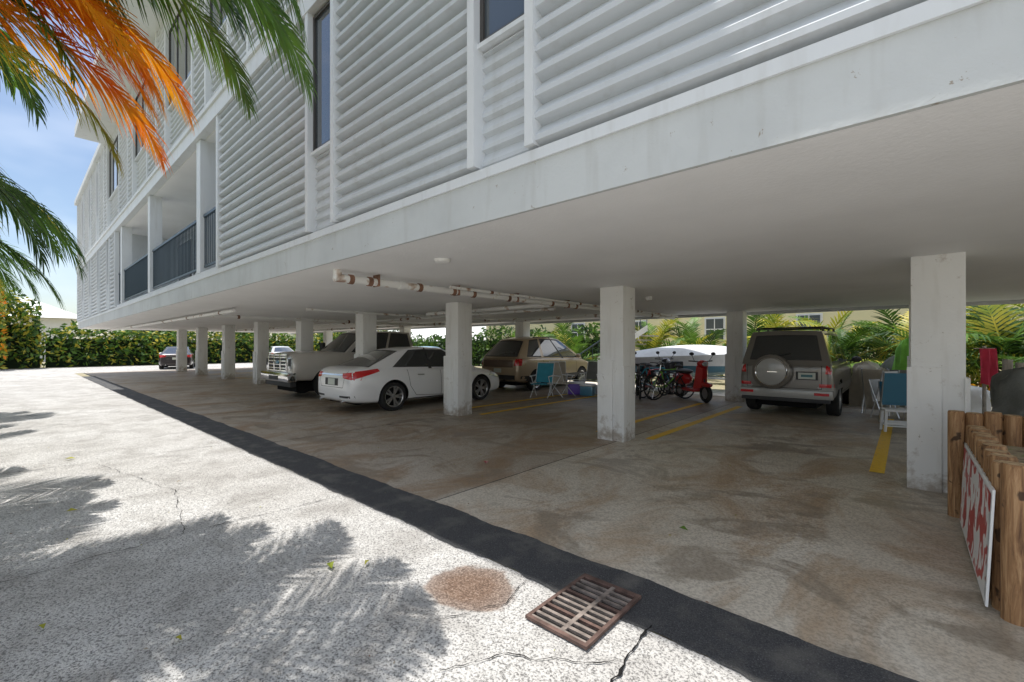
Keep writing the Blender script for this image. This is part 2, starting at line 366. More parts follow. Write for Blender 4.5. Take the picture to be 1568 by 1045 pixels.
def column(cx,cy,name='column'):
    g=MB(); h=.205
    g.box(cx-h,cx+h,cy-h,cy+h,.0,SOF-.001,'column',.012)
    g.box(cx-h-.03,cx+h*.15,cy-h-.03,cy-h+.01,.0,1.28,'column',.006); g.box(cx+h-.01,cx+h+.03,cy-h-.03,cy+h*.2,.0,1.18,'column',.006)
    g.obj(name,BLD)
for cx in COLX: column(cx,6.5)
for cx in COLX:
    column(cx,13.2,'rear_column')
g=MB(); g.lathe([(SOF-.001,.09),(SOF-.03,.085),(SOF-.045,.05),(SOF-.047,0)],'wtrim','z',(-3.77,3.1,0),24); g.obj('ceiling_disc_light',BLD)
g=MB(); g.lathe([(SOF-.001,.06),(SOF-.06,.055),(SOF-.08,0)],'wtrim','z',(-3.7,8.1,0),16); g.obj('smoke_detector',BLD)
P=MB()
def pipe(pts,r,coup=()):
    P.tube(pts,r,'pipe',12)
    a,b_=Vector(pts[0]),Vector(pts[-1])
    for f in coup:
        c=a.lerp(b_,f); d=(b_-a).normalized()*.03; P.tube([c-d,c+d],r*1.22,'rust' if random.random()<.55 else 'pipe',12)
pz=SOF-.10
pipe([(-5.25,2.62,pz),(-5.25,13.2,pz)],.050,(.02,.045,.09,.12,.18,.22,.3,.42,.5,.6,.72,.85))
pipe([(-5.25,2.66,pz+.0),(-5.25,2.66,pz+.1)],.05)
pipe([(-5.05,4.3,pz+.03),(-5.05,13,pz+.03)],.022,(.1,.2,.4,.7))
pipe([(-9.5,7.3,pz),(-5.25,7.3,pz)],.045,(.1,.5,.9))
pipe([(-33,3.5,pz),(-12,3.5,pz)],.04,(.05,.2,.35,.5,.65,.8,.95))
pipe([(-14.5,3.5,pz),(-14.5,12,pz)],.045,(.1,.3,.5,.8)); pipe([(-10.6,4.6,pz+.02),(-10.6,12,pz+.02)],.03,(.2,.5,.8))
pipe([(-30,8.2,pz),(-6,8.2,pz)],.035,(.1,.2,.3,.5,.6,.75,.9)); pipe([(-26,10.8,pz),(-5.3,10.8,pz)],.045,(.1,.2,.4,.5,.6,.8))
for y in (3.2,4.6,6.0,7.6,9.2): P.box(-5.32,-5.18,y-.01,y+.01,pz-.055,SOF-.001,'rust')
P.obj('ceiling_pipes',BLD)
g=MB(); ox,oy=-11.55,2.95
g.tube([(ox,oy,5.43),(ox,oy,4.3)],.004,'rail',5)
for i,z in enumerate((5.15,4.98,4.8,4.66,4.5,4.34)): g.ell((ox+.05*(-1)**i,oy,z),(.07,.02,.065),'orange')
g.obj('hanging_ornament')
g=MB()
for i in range(12): g.box(-11.2+i*.28,-10.9+i*.28,17.0,18.1,.17*i+.02,.17*i+.07,'greywood')
g.add([(-11.3,16.95,0),(-7.8,16.95,2.1),(-7.8,16.95,2.35),(-11.3,16.95,.3)],[(0,1,2,3)],'wtrim')
for i in range(13): g.tube([(-11.2+i*.28,16.97,.17*i+.1),(-11.2+i*.28,16.97,.17*i+1.0)],.015,'rail',5)
g.tube([(-11.3,16.97,.95),(-7.7,16.97,3.1)],.03,'rail',6); g.obj('outdoor_staircase')

NB=empty('yellow_house')
g=MB(); g.box(-26,16,26,35,0,6.2,'yellowwall'); g.obj('walls',NB)
g=MB()
for x in (-17,-12.5,-8,-3.6,1.4,6,10):
    y=26
    g.box(x-.55,x+.55,y-.07,y-.001,1.75,3.1,'wtrim'); g.box(x-.45,x+.45,y-.10,y-.07,1.85,3.0,'glass'); g.box(x-.02,x+.02,y-.12,y-.10,1.85,3.0,'wtrim'); g.box(x-.45,x+.45,y-.12,y-.101,2.40,2.45,'wtrim')
    g.box(x-.65,x+.65,y-.1,y-.001,4.1,5.4,'glass')
g.obj('windows',NB)
g=MB(); g.box(-26.5,16.5,25.7,35.5,6.2,6.4,'wtrim'); g.add([(-26.6,25.6,6.4),(16.6,25.6,6.4),(16.6,30.5,8.2),(-26.6,30.5,8.2),(16.6,35.7,6.4),(-26.6,35.7,6.4)],[(0,1,2,3),(3,2,4,5),(0,3,5),(1,4,2)],'roof'); g.obj('roof',NB)
NB=empty('white_house'); g=MB(); g.box(-72,-62,-12,4,0,4.2,'wtrim'); g.obj('walls',NB)
g=MB(); g.add([(-73,-13,4.2),(-61,-13,4.2),(-61,5,4.2),(-73,5,4.2),(-67,-9,6.4),(-67,1,6.4)],[(0,1,4),(1,2,5,4),(2,3,5),(3,0,4,5)],'wtrim'); g.box(-61.99,-61.9,-8,-6,1.2,2.6,'glass'); g.obj('roof',NB)

# ------------------------------------------------------------------ foliage
def frond_src(Ln,elev,droop,leaf,n=46,width=.032,seed=0,hang=.6):
    rnd=random.Random(seed)
    pts=[];p=Vector((0,0,0)); K=16
    for i in range(K+1):
        s=i/K; a=elev-droop*s**1.25; t=Vector((math.cos(a),0,math.sin(a))); pts.append((p.copy(),t)); p=p+t*Ln/K
    g=MB(); g.tube([q[0] for q in pts],.012,'leafg',4,True,[.016*(1-.8*i/K)+.003 for i in range(K+1)])
    for i in range(n):
        s=.14+.86*i/(n-1); k=min(K-1,int(s*K)); fr=s*K-k; P0=pts[k][0].lerp(pts[k+1][0],fr); t=pts[k][1]
        nrm=Vector((-t.z,0,t.x))
        for sd in (-1,1):
            ll=leaf*(.45+.75*math.sin(math.pi*min(1,(s*.93+.07))**.8))*(rnd.uniform(.85,1.1)); 
            if s>.9: ll*=.75
            d=(Vector((0,sd,0))*rnd.uniform(.75,.95)+t*(.55+.5*s)+nrm*rnd.uniform(.1,.45)).normalized()
            q=P0.copy(); w=width*rnd.uniform(.8,1.1); side=d.cross(nrm).normalized()
            o=len(g.v); segs=3; dd=d.copy()
            for j in range(segs+1):
                u=j/segs; ww=w*(.5+.9*u if u<.4 else (1-u)*1.5)*.5+.001
                g.v.append(tuple(q+side*ww)); g.v.append(tuple(q-side*ww))
                dd=(dd+Vector((0,0,-hang/segs*(.6+u)))).normalized(); q=q+dd*ll/segs
            for j in range(segs): g.f.append((o+2*j,o+2*j+1,o+2*j+3,o+2*j+2)); g.m.append(0); g.sm.append(False)
    return g
FR=[frond_src(*a,seed=i+3,hang=h,n=n_,width=w_) for i,(a,h,n_,w_) in enumerate([((2.1,R(55),R(110),.50),.7,50,.036),((2.0,R(30),R(105),.55),1.0,50,.036),((1.7,R(75),R(70),.4),.5,44,.036),((2.2,R(5),R(85),.58),1.6,52,.034),((2.1,R(55),R(110),.50),.7,24,.06),((1.7,R(75),R(70),.4),.5,22,.06)])]
def inst(g,kind,k,loc,rz,sc=1,tilt=0):
    T=Matrix.Translation(loc)@Matrix.Rotation(rz,4,'Z')@Matrix.Rotation(tilt,4,'Y')@Matrix.Rotation(random.uniform(-.15,.15),4,'X')@Matrix.Scale(sc,4)
    g.merge(FR[kind],T,k)
def palm(name,x,y,h,nf,mats,scale=1,trunks=1,kinds=(0,1,2,3),lean=.15,extra=()):
    e=empty(name,(x,y,0)); g=MB(); c=MB()
    for t in range(trunks):
        a=random.uniform(0,6.28); b0=Vector((.25*t*math.cos(a),.25*t*math.sin(a),0)); tp=Vector((b0.x+lean*h*.3*math.cos(a),b0.y+lean*h*.3*math.sin(a),h*(1-.12*t)))
        pts=[b0.lerp(tp,u/12)+Vector((.03*math.sin(u),.03*math.cos(u*1.3),0)) for u in range(13)]
        g.tube(pts,.05,'trunk',9,True,[(.075-.03*u/12)*(1.0 if u%2 else 1.12) for u in range(13)])
        g.tube([tp-Vector((0,0,.05)),tp+Vector((0,0,.55))],.05,'leafy',8,True,[.055,.03])
        for i in range(nf):
            az=2*math.pi*(i+random.uniform(-.3,.3))/nf
            inst(c,random.choice(kinds),random.choice(mats),tuple(tp+Vector((0,0,random.uniform(.1,.5)))),az,scale*random.uniform(.8,1.15),random.uniform(-.25,.3))
    for (az,wx,wy,wz,sc,ti,kd,mk) in extra: inst(c,kd,mk,(wx-x,wy-y,wz),R(az),sc,ti)
    g.obj('trunk',e); c.obj('fronds',e); return e
palm('palm_tree',-4.3,-.95,4.8,13,['leafg','leafg','leafd'],.9,extra=(
 (74,-3.75,-.15,4.3,.95,0,3,'leafg'),(60,-3.8,-.2,4.65,1.0,.05,3,'leafg'),(84,-4.1,-.15,4.75,.9,-.1,3,'leafd'),(95,-4.5,-.2,4.6,.95,-.1,3,'leafg'),(80,-4.9,-.3,4.7,1.0,-.1,1,'leafd')))
palm('palm_tree',-6.1,-1.45,4.1,13,['leafg','leafd','leafg'],1.0,extra=(
 (62,-5.7,-1.05,4.3,1.1,-.15,3,'leafo'),(80,-5.6,-1.0,4.4,1.1,.0,1,'leafo'),(48,-5.5,-.95,4.3,1.0,-.2,3,'leafo'),(92,-5.4,-.95,4.2,1.05,-.1,3,'leafo'),(70,-5.8,-.95,4.1,.95,.0,3,'leafy'),(55,-5.3,-.95,4.5,1.0,.0,1,'leafo'),(75,-5.1,-.9,4.4,1.0,-.05,3,'leafo'),(85,-5.3,-.8,4.55,1.05,-.1,3,'leafo'),(66,-5.0,-.8,4.7,1.0,-.1,1,'leafy'),
 (75,-5.6,-1.0,4.9,1.1,-.1,1,'leafg'),(50,-5.2,-1.0,5.0,1.05,-.05,1,'leafd'),(95,-5.8,-1.1,4.8,1.0,-.1,0,'leafg'),(110,-6.4,-1.15,3.4,.9,0,3,'leafg'),(85,-6.6,-1.25,3.2,.95,-.1,3,'leafg'),(65,-6.2,-1.2,3.3,.9,.1,3,'leafd'),(95,-7.2,-1.2,3.4,1.0,0,3,'leafg'),(80,-6.8,-1.3,2.7,.9,-.1,3,'leafg')))
palm('palm_tree',-8.3,-1.6,3.4,14,['leafg','leafd','leafy'],1.05,2)
palm('palm_tree',-2.9,-1.7,5.6,14,['leafg','leafd'],1.0)
palm('palm_tree',-11.3,-1.9,3.0,13,['leafg','leafy','leafg'],1.15,2)
palm('palm_tree',-15,-2.2,3.6,13,['leafg','leafg','leafy'],1.3,2)
palm('palm_tree',-22,-3.4,4.4,12,['leafd','leafg'],1.3,2)
def areca(x,y,n,h,mats):
    e=empty('areca_palm',(x,y,0)); c=MB()
    for i in range(n): inst(c,random.choice((4,5,5)),random.choice(mats),(random.uniform(-.3,.3),random.uniform(-.3,.3),random.uniform(0,h*.4)),random.uniform(0,6.28),h/2.0*random.uniform(.7,1.1),random.uniform(-.3,.2))
    c.obj('fronds',e)
    g=MB()
    for i in range(5): 
        a=i*1.3; g.tube([(.1*math.cos(a),.1*math.sin(a),0),(.28*math.cos(a),.28*math.sin(a),h*.45)],.025,'leafy',6)
    g.obj('stems',e)
for (x,y,n,h) in ((-12.5,18.6,12,2.6),(-9.0,20,13,3.0),(-6.4,18.5,14,2.6),(-4.6,20.6,16,3.1),(-3.2,18.6,15,2.7),(-1.6,17.6,15,2.5),(.3,17.2,15,2.6),(1.8,16.4,16,2.9),(3.2,17.5,16,3.1),(-.4,20.5,16,3.3),(3.0,16.2,12,2.1),(-15,20,12,3),(-18,21,12,3),(5.2,18.5,14,3.2),(1.5,20.5,16,3.3),(-2.2,22.0,16,3.4),(-7.6,21,14,3.0),(3.5,21,14,3.3)):
    areca(x,y,n,h,['leafg','leafg','leafy','leafd'])
def foliage(name,fn,n,size,mats,core=None):
    g=MB()
    for i in range(n):
        c=Vector(fn()); a=Vector((random.gauss(0,1),random.gauss(0,1),random.gauss(0,.8))).normalized(); b_=a.cross(Vector((random.gauss(0,1),random.gauss(0,1),random.gauss(0,1)))).normalized()
        s=size*random.uniform(.6,1.3); o=len(g.v)
        g.v+=[tuple(c-a*s),tuple(c+b_*s*.4),tuple(c+a*s),tuple(c-b_*s*.4)]; k=random.choice(mats)
        g.f.append((o,o+1,o+2,o+3)); g.m.append(g.mi(k)); g.sm.append(False)
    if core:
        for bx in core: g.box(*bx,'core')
    return g.obj(name)
def hedge_fn(x0,x1,y0,y1,h,amp=.5):
    def f():
        x=random.uniform(x0,x1); y=random.uniform(y0,y1); hh=h*(1+amp*noise.noise(Vector((x*.35,y*.35,h)))+.18*noise.noise(Vector((x*1.6,y*1.6,h))))
        return (x,y,hh*random.random()**.7)
    return f
foliage('hedge',hedge_fn(-45.2,-43.6,1.2,30,2.9,.35),8500,.2,['leafd','leafg','leafg','leafy'],[(-45.2,-44.6,1.5,30,0,2.0)])
foliage('hedge',hedge_fn(-44.5,-42.6,-10,1.2,4.4,.5),6500,.21,['leafd','leafg','leafy'],[(-44.4,-43.8,-10,1.2,0,2.9)])
foliage('croton_shrub',hedge_fn(-42.4,-40.8,-2.6,-.3,4.2,.4),1500,.17,['leafy','leafo','leafy','leafg'])
foliage('croton_shrub',hedge_fn(-30,-28.6,-2.9,-1.9,2.2,.4),800,.14,['leafy','leafg'])
foliage('hedge',hedge_fn(-40,-13,22.6,23.8,2.6,.4),6500,.18,['leafd','leafg'],[(-40,-13,23.3,23.7,0,1.9)])
foliage('garden_shrub',hedge_fn(-7,7,20.8,22.2,1.9,.6),4200,.15,['leafd','leafg','leafy'])
foliage('garden_shrub',hedge_fn(-.8,6,16.0,17.0,1.0,.6),2000,.09,['leafd','leafg','leafy','leafo'])
foliage('garden_shrub',hedge_fn(-13,-7.5,16.1,16.9,1.1,.6),1500,.1,['leafd','leafg'])
foliage('hedge',hedge_fn(-30,-8,-6,-4.4,2.2,.5),5000,.14,['leafd','leafg','leafg'],[(-30,-8,-5.6,-4.8,0,1.5)])
def tree(name,x,y,h,r,n=1800):
    e=empty(name,(x,y,0)); g=MB(); g.tube([(0,0,0),(.1,.1,h*.3),(0,.2,h*.7)],.2,'trunk',8,True,[.28,.2,.1])
    cl=[]
    for i in range(9):
        a=random.uniform(0,6.28); rr=r*random.uniform(.2,.75); c=(rr*math.cos(a),rr*math.sin(a),h*random.uniform(.5,.9)); cl.append((c,r*random.uniform(.3,.5))); g.tube([(0,.1,h*.4),(c[0]*.6,c[1]*.6,c[2]-.3),c],.06,'trunk',6,True,[.12,.07,.03])
    g.obj('trunk',e)
    def fn():
        c,q=random.choice(cl); d=Vector((random.gauss(0,1),random.gauss(0,1),random.gauss(0,.8))).normalized()*q*random.random()**.4; return (c[0]+d.x,c[1]+d.y,c[2]+d.z)
    o=foliage('crown',fn,n,.24,['leafd','leafg','leafg']); o.parent=e
for (x,y,h,r) in ((-50,-2.5,4.2,2.5),(-49,8,4.4,3.2),(-52,16,5,3.5),(-50,25,5,3.5),(-54,-9,5,3.5)): tree('broadleaf_tree',x,y,h,r)
palm('palm_tree',-56,-1.0,5.4,12,['leafd','leafg'],1.2)
g=MB()
for (x,y,s,k) in ((-2.9,1.42,.05,'leafy'),(-2.75,1.6,.03,'leafy'),(-2.75,.55,.03,'leafy'),(-8.2,.5,.06,'leafy'),(-4.0,4.0,.07,'redp'),(-1.35,3.6,.04,'leafg'),(-5.6,.35,.04,'leafy'),(-3.4,.1,.03,'leafy'),(-1.2,1.5,.02,'trunk'),(-5.9,1.2,.03,'trunk')):
    a=random.uniform(0,6.28); d=Vector((math.cos(a),math.sin(a),0)); q=Vector((-d.y,d.x,0)); c=Vector((x,y,.022))
    g.add([c-d*s,c-d*s*.2+q*s*.5+Vector((0,0,.02)),c+d*s,c-d*s*.2-q*s*.5+Vector((0,0,.015))],[(0,1,2,3)],k)
for i in range(160):
    x=random.uniform(-12,0); y=random.uniform(-.5,6); s=random.uniform(.004,.014); a=random.uniform(0,6.28); c=Vector((x,y,.018)); d=Vector((math.cos(a),math.sin(a),0)); q=Vector((-d.y,d.x,0))
    g.add([c-d*s,c+q*s*.4+Vector((0,0,.004)),c+d*s,c-q*s*.4],[(0,1,2,3)],random.choice(['trunk','leafy','rust']))
g.obj('leaf_litter')

# ------------------------------------------------------------------ vehicles
def bake(o):
    dg=bpy.context.evaluated_depsgraph_get(); dg.update(); me=bpy.data.meshes.new_from_object(o.evaluated_get(dg)); 
    o.modifiers.clear(); o.data=me
def vehicle(name,loc,rot,sp):
    e=empty(name,loc,rot); col=sp['col']; low=sp.get('low',col)
    st=sp['st']; g=MB(); vs=[];rings=[]
    for (y,zb,zt,w,cr) in st:
        h=zt-zb
        half=[(0,zb),(.55*w,zb),(.86*w,zb+.01),(.965*w,zb+.07),(w,zb+.36*h),(w*.992,zb+.62*h),(w*.975,zb+.84*h),(w*.93,zt-.015),(w*.80,zt+cr*.35),(w*.45,zt+cr*.85),(0,zt+cr)]
        rings.append([(x,y,z) for x,z in half]+[(-x,y,z) for x,z in half[-2:0:-1]])
    m_=len(rings[0]); vs=[p for r in rings for p in r]
    g.add(vs,[],col); g.mi(low)
    for i in range(len(rings)-1):
        for j in range(m_):
            g.f.append((i*m_+j,(i+1)*m_+j,(i+1)*m_+(j+1)%m_,i*m_+(j+1)%m_)); zlow=(j<=sp.get('lowj',-1) or j>=m_-1-sp.get('lowj',-1)); g.m.append(g.mi(low if zlow else col)); g.sm.append(True)
    for fc in (tuple(range(m_)),tuple(range((len(rings)-1)*m_,len(rings)*m_))[::-1]): g.f.append(fc); g.m.append(g.mi(col)); g.sm.append(True)
    o=g.obj('body',e,ang=180); md=o.modifiers.new('s','SUBSURF'); md.levels=2; md.render_levels=2
    bake(o); me=o.data
    bvh=BVHTree.FromPolygons([v.co.copy() for v in me.vertices],[tuple(p.vertices) for p in me.polygons])
    wr=sp['wr']; wb=sp['wb']; W_=sp['W']
    cut=MB()
    for wy in wb:
        for sd in (-1,1):
            cut.lathe([(sd*(W_/2-.34),0),(sd*(W_/2-.34),wr+.055),(sd*(W_/2+.3),wr+.055),(sd*(W_/2+.3),0)],'void','x',(0,wy,wr),32)
    co=cut.obj('cut',e)
    bmm=bmesh.new(); bmm.from_mesh(co.data); bmesh.ops.remove_doubles(bmm,verts=bmm.verts,dist=1e-4); bmesh.ops.recalc_face_normals(bmm,faces=bmm.faces); bmm.to_mesh(co.data); bmm.free()
    bmm=bmesh.new(); bmm.from_mesh(me); bmesh.ops.recalc_face_normals(bmm,faces=bmm.faces); bmm.to_mesh(me); bmm.free()
    bo=o.modifiers.new('b','BOOLEAN'); bo.operation='DIFFERENCE'; bo.object=co; bo.solver='EXACT'
    try: bo.material_mode='TRANSFER'
    except Exception: pass
    bake(o); bpy.data.objects.remove(co)
    try: o.data.set_sharp_from_angle(angle=R(40))
    except Exception: pass
    d=MB()
    def decal(face,quad,k,off=.004,nu=6,nv=4,thick=0):
        a,b_,c_,dd=[Vector(q) for q in quad]; idx={}
        for i in range(nu+1):
            for j in range(nv+1):
                u,v_=i/nu,j/nv; p=(a*(1-u)+b_*u)*(1-v_)+(dd*(1-u)+c_*u)*v_
                if face=='back': org,dr=Vector((p[0],-9,p[1])),Vector((0,1,0))
                elif face=='front': org,dr=Vector((p[0],9,p[1])),Vector((0,-1,0))
                elif face=='right': org,dr=Vector((9,p[0],p[1])),Vector((-1,0,0))
                elif face=='left': org,dr=Vector((-9,p[0],p[1])),Vector((1,0,0))
                else: org,dr=Vector((p[0],p[1],9)),Vector((0,0,-1))
                h=bvh.ray_cast(org,dr)
                if h[0] is not None: idx[(i,j)]=len(d.v); d.v.append(tuple(h[0]-dr*off))
        kk=d.mi(k)
        for i in range(nu):
            for j in range(nv):
                ks=[(i,j),(i+1,j),(i+1,j+1),(i,j+1)]
                if all(q in idx for q in ks): d.f.append(tuple(idx[q] for q in ks)); d.m.append(kk); d.sm.append(True)
    def seam(face,pts,w=.009,k='void'):
        for p,q in zip(pts[:-1],pts[1:]):
            p=Vector(p);q=Vector(q);t=(q-p).normalized();n_=Vector((-t.y,t.x))*w/2; decal(face,[p-n_,q-n_,q+n_,p+n_],k,.003,10,1)
    G=sp['gh']; fcol=G['cols']; gm=MB(); rows=[0,.07,.12,.88,.93,1.0] 
    def P(f,v_,sd):
        yb=G['yb'][0]*(1-f)+G['yb'][1]*f; yt=G['yt'][0]*(1-f)+G['yt'][1]*f
        zb=G['zb'][0]*(1-f)+G['zb'][1]*f; q=abs(2*f-1); zt=G['zr']-(G['dropr'] if f<.5 else G['dropf'])*q**2.2
        hb=G['hb']-G.get('tap',.03)*q**3; ht=G['ht']-G.get('tap',.03)*q**3
        return Vector((sd*((hb*(1-v_)+ht*v_)+.022*math.sin(math.pi*v_)),yb*(1-v_)+yt*v_,zb*(1-v_)+zt*v_))
    fs_=[]
    for a,b_ in zip(fcol[:-1],fcol[1:]):
        nn=max(1,int((b_[0]-a[0])/.08)); 
        for i in range(nn): fs_.append((a[0]+(b_[0]-a[0])*i/nn,a[0]+(b_[0]-a[0])*(i+1)/nn,a[1]))
    for sd in (-1,1):
        for (f0,f1,k) in fs_:
            for v0,v1 in zip(rows[:-1],rows[1:]):
                kk=k
                if k=='cglass' and (v0<.07 or v1>.93): kk=col
                if k=='cglass' and (abs(v0-.07)<.001 or abs(v1-.93)<.001): kk='plast'
                q=[P(f0,v0,sd),P(f1,v0,sd),P(f1,v1,sd),P(f0,v1,sd)]
                gm.add(q if sd>0 else q[::-1],[(0,1,2,3)],kk,True)
    us=[-1,-.94,-.86,-.5,0,.5,.86,.94,1]
    rm=G.get('rearm',.95)
    for (f,bul,gk) in ((0,-G['bulr'],'rear'),(1,G['bulf'],'front')):
        uu=us if gk=='front' or rm>.9 else [-1,-rm-.03,-rm,-.5,0,.5,rm,rm+.03,1]
        rr_=rows if gk=='front' or rm>.9 else [0,.14,.17,.84,.87,1.0]
        for ui,(u0,u1) in enumerate(zip(uu[:-1],uu[1:])):
            for vi,(v0,v1) in enumerate(zip(rr_[:-1],rr_[1:])):
                def Q(u,v_):
                    p=P(f,v_,1); return Vector((p.x*u,p.y+bul*(1-u*u)*(1-.5*v_),p.z+G['crown']*(1-u*u)*v_))
                q=[Q(u0,v0),Q(u1,v0),Q(u1,v1),Q(u0,v1)]
                if ui in (0,7) or vi in (0,4): k=col
                elif ui in (1,6) or vi in (1,3): k='plast'
                else: k='cglass'
                gm.add(q if f==0 else q[::-1],[(0,1,2,3)],k,True)
    for (f0,f1,k) in fs_:
        for u0,u1 in zip(us[:-1],us[1:]):
            def Rf(f,u):
                p=P(f,1,1); b_=0
                if f==0: b_=-G['bulr']*.5*(1-u*u)
                if f==1: b_=G['bulf']*.5*(1-u*u)
                return Vector((p.x*u,p.y+b_,p.z+G['crown']*(1-u*u)))
            gm.add([Rf(f0,u0),Rf(f0,u1),Rf(f1,u1),Rf(f1,u0)][::-1],[(0,1,2,3)],col,True)
    bm=bmesh.new(); 
    go=gm.obj('greenhouse',e,ang=50); bm.from_mesh(go.data); bmesh.ops.remove_doubles(bm,verts=bm.verts,dist=.0005); bmesh.ops.recalc_face_normals(bm,faces=bm.faces); bm.to_mesh(go.data); bm.free()
    try: go.data.set_sharp_from_angle(angle=R(32))
    except Exception: pass
    w=MB()
    for wy in wb:
        for sd in (-1,1):
            xo=sd*(W_/2-.015); xi=sd*(W_/2-.24); rr=wr; ri=wr*sp.get('rim',.68)
            w.lathe([(xi,ri),(xi,rr*.95),(xi+sd*.03,rr),(xo-sd*.03,rr),(xo,rr*.94),(xo-sd*.004,ri*1.06),(xo-sd*.012,ri)],'black','x',(0,wy,rr),36)
            w.lathe([(xo-sd*.012,ri),(xo-sd*.02,ri*.93),(xo-sd*.10,ri*.88)],'rim','x',(0,wy,rr),36)
            w.lathe([(xo-sd*.10,ri*.9),(xo-sd*.11,0)],'void','x',(0,wy,rr),24)
            w.lathe([(xo-sd*.02,0),(xo-sd*.02,.05),(xo-sd*.05,.065),(xo-sd*.08,.065)],'rim','x',(0,wy,rr),16)
            ns=sp.get('spokes',5)
            for s in range(ns):
                for off in ((-.13,.13) if ns<=6 else (0,)):
                    an=2*math.pi*s/ns+off; an2=2*math.pi*s/ns+off*1.5; c0=Vector((xo-sd*.03,wy+.05*math.cos(an),rr+.05*math.sin(an))); c1=Vector((xo-sd*.025,wy+ri*.93*math.cos(an2),rr+ri*.93*math.sin(an2)))
                    t=(c1-c0).normalized(); sdv=Vector((1,0,0)).cross(t)*.018; dp=Vector((-sd*.03,0,0))
                    q=[c0-sdv,c0+sdv,c1+sdv*1.2,c1-sdv*1.2]; w.add(q+[z+dp for z in q],[(0,1,2,3),(0,4,5,1),(2,6,7,3),(1,5,6,2),(0,3,7,4)],'rim')
    w.obj('wheels',e)
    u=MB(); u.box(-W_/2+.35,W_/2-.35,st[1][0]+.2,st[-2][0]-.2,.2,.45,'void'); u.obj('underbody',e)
    sp['det'](e,d,decal,seam,P)
    d.obj('trim_details',e,ang=60)
    return e
def mirrors(e,y,z,x,k):
    g=MB()
    for sd in (-1,1): g.ell((sd*(x+.11),y,z),(.10,.055,.075),k); g.tube([(sd*(x-.06),y+.02,z-.03),(sd*(x+.06),y,z-.02)],.02,'plast',6)
    g.obj('mirrors',e)
def sedan_det(e,d,decal,seam,P):
    for s,fc in ((1,'right'),(-1,'left')):
        seam(fc,[(-1.0,.98),(-.92,.55),(-.75,.33),(.0,.28)]); seam(fc,[(.0,.97),(.02,.28)]); seam(fc,[(.02,.28),(.9,.28),(.98,.6),(.93,.93)])
        for y in (-.72,.22): decal(fc,[(y,.80),(y+.2,.795),(y+.2,.825),(y,.83)],'chrome',.02,4,1)
        decal(fc,[(-2.36,.76),(-1.72,.93),(-1.76,.99),(-2.38,.93)],'redl',.005,10,4)
        decal(fc,[(1.75,.68),(2.36,.55),(2.36,.63),(1.85,.80)],'clear',.005,8,4)
        decal(fc,[(-1.0,.23),(1.0,.23),(1.0,.26),(-1.0,.26)],'plast',.004,8,1)
        decal('back',[(s*.50,.80),(s*.90,.74),(s*.90,.93),(s*.46,.90)],'redl',.006,8,4)
        decal('back',[(s*.35,.36),(s*.8,.36),(s*.8,.41),(s*.35,.40)],'plast',.004)
        decal('front',[(s*.42,.60),(s*.85,.66),(s*.85,.74),(s*.5,.66)],'clear',.006,8,4)
    decal('back',[(-.3,.62),(.3,.62),(.3,.78),(-.3,.78)],'plast',.003); decal('back',[(-.16,.63),(.16,.63),(.16,.77),(-.16,.77)],'plate',.008); decal('back',[(-.48,.85),(.48,.85),(.48,.875),(-.48,.875)],'chrome',.01,10,1)
    seam('back',[(-.62,.95),(-.5,.58),(.5,.58),(.62,.95)])
    decal('front',[(-.38,.48),(.38,.48),(.45,.64),(-.45,.64)],'plast',.006,8,4); decal('front',[(-.6,.27),(.6,.27),(.5,.38),(-.5,.38)],'plast',.006,8,3)
    mirrors(e,.78,.98,.90,'white')
    g=MB()
    for s in (-1,1): g.tube([(s*.5,-2.36,.28),(s*.5,-2.44,.28)],.035,'chrome',10)
    g.obj('exhaust',e)
SED=lambda col:dict(col=col,W=1.83,wr=.335,wb=(-1.36,1.44),rim=.72,st=[(-2.42,.36,.78,.66,.01),(-2.38,.27,.93,.78,.02),(-2.2,.22,1.015,.87,.02),(-1.8,.2,1.03,.905,.02),(-1.2,.19,1.01,.915,.02),(-.4,.19,.975,.915,.02),(.5,.19,.945,.915,.02),(1.05,.19,.93,.912,.03),(1.6,.19,.87,.90,.05),(2.05,.19,.77,.87,.06),(2.32,.2,.66,.78,.04),(2.42,.25,.56,.62,.02)],
 gh=dict(yb=(-1.98,1.35),yt=(-.95,.32),zb=(.99,.90),zr=1.455,dropr=.05,dropf=.03,hb=.845,ht=.585,tap=.06,bulr=.16,bulf=.22,crown=.03,cols=[(0,col),(.17,'cglass'),(.49,'plast'),(.52,'cglass'),(.93,col),(1,col)]),det=sedan_det)
e=vehicle('parked_car',(-9.72,7.2,0),0,SED('white'))
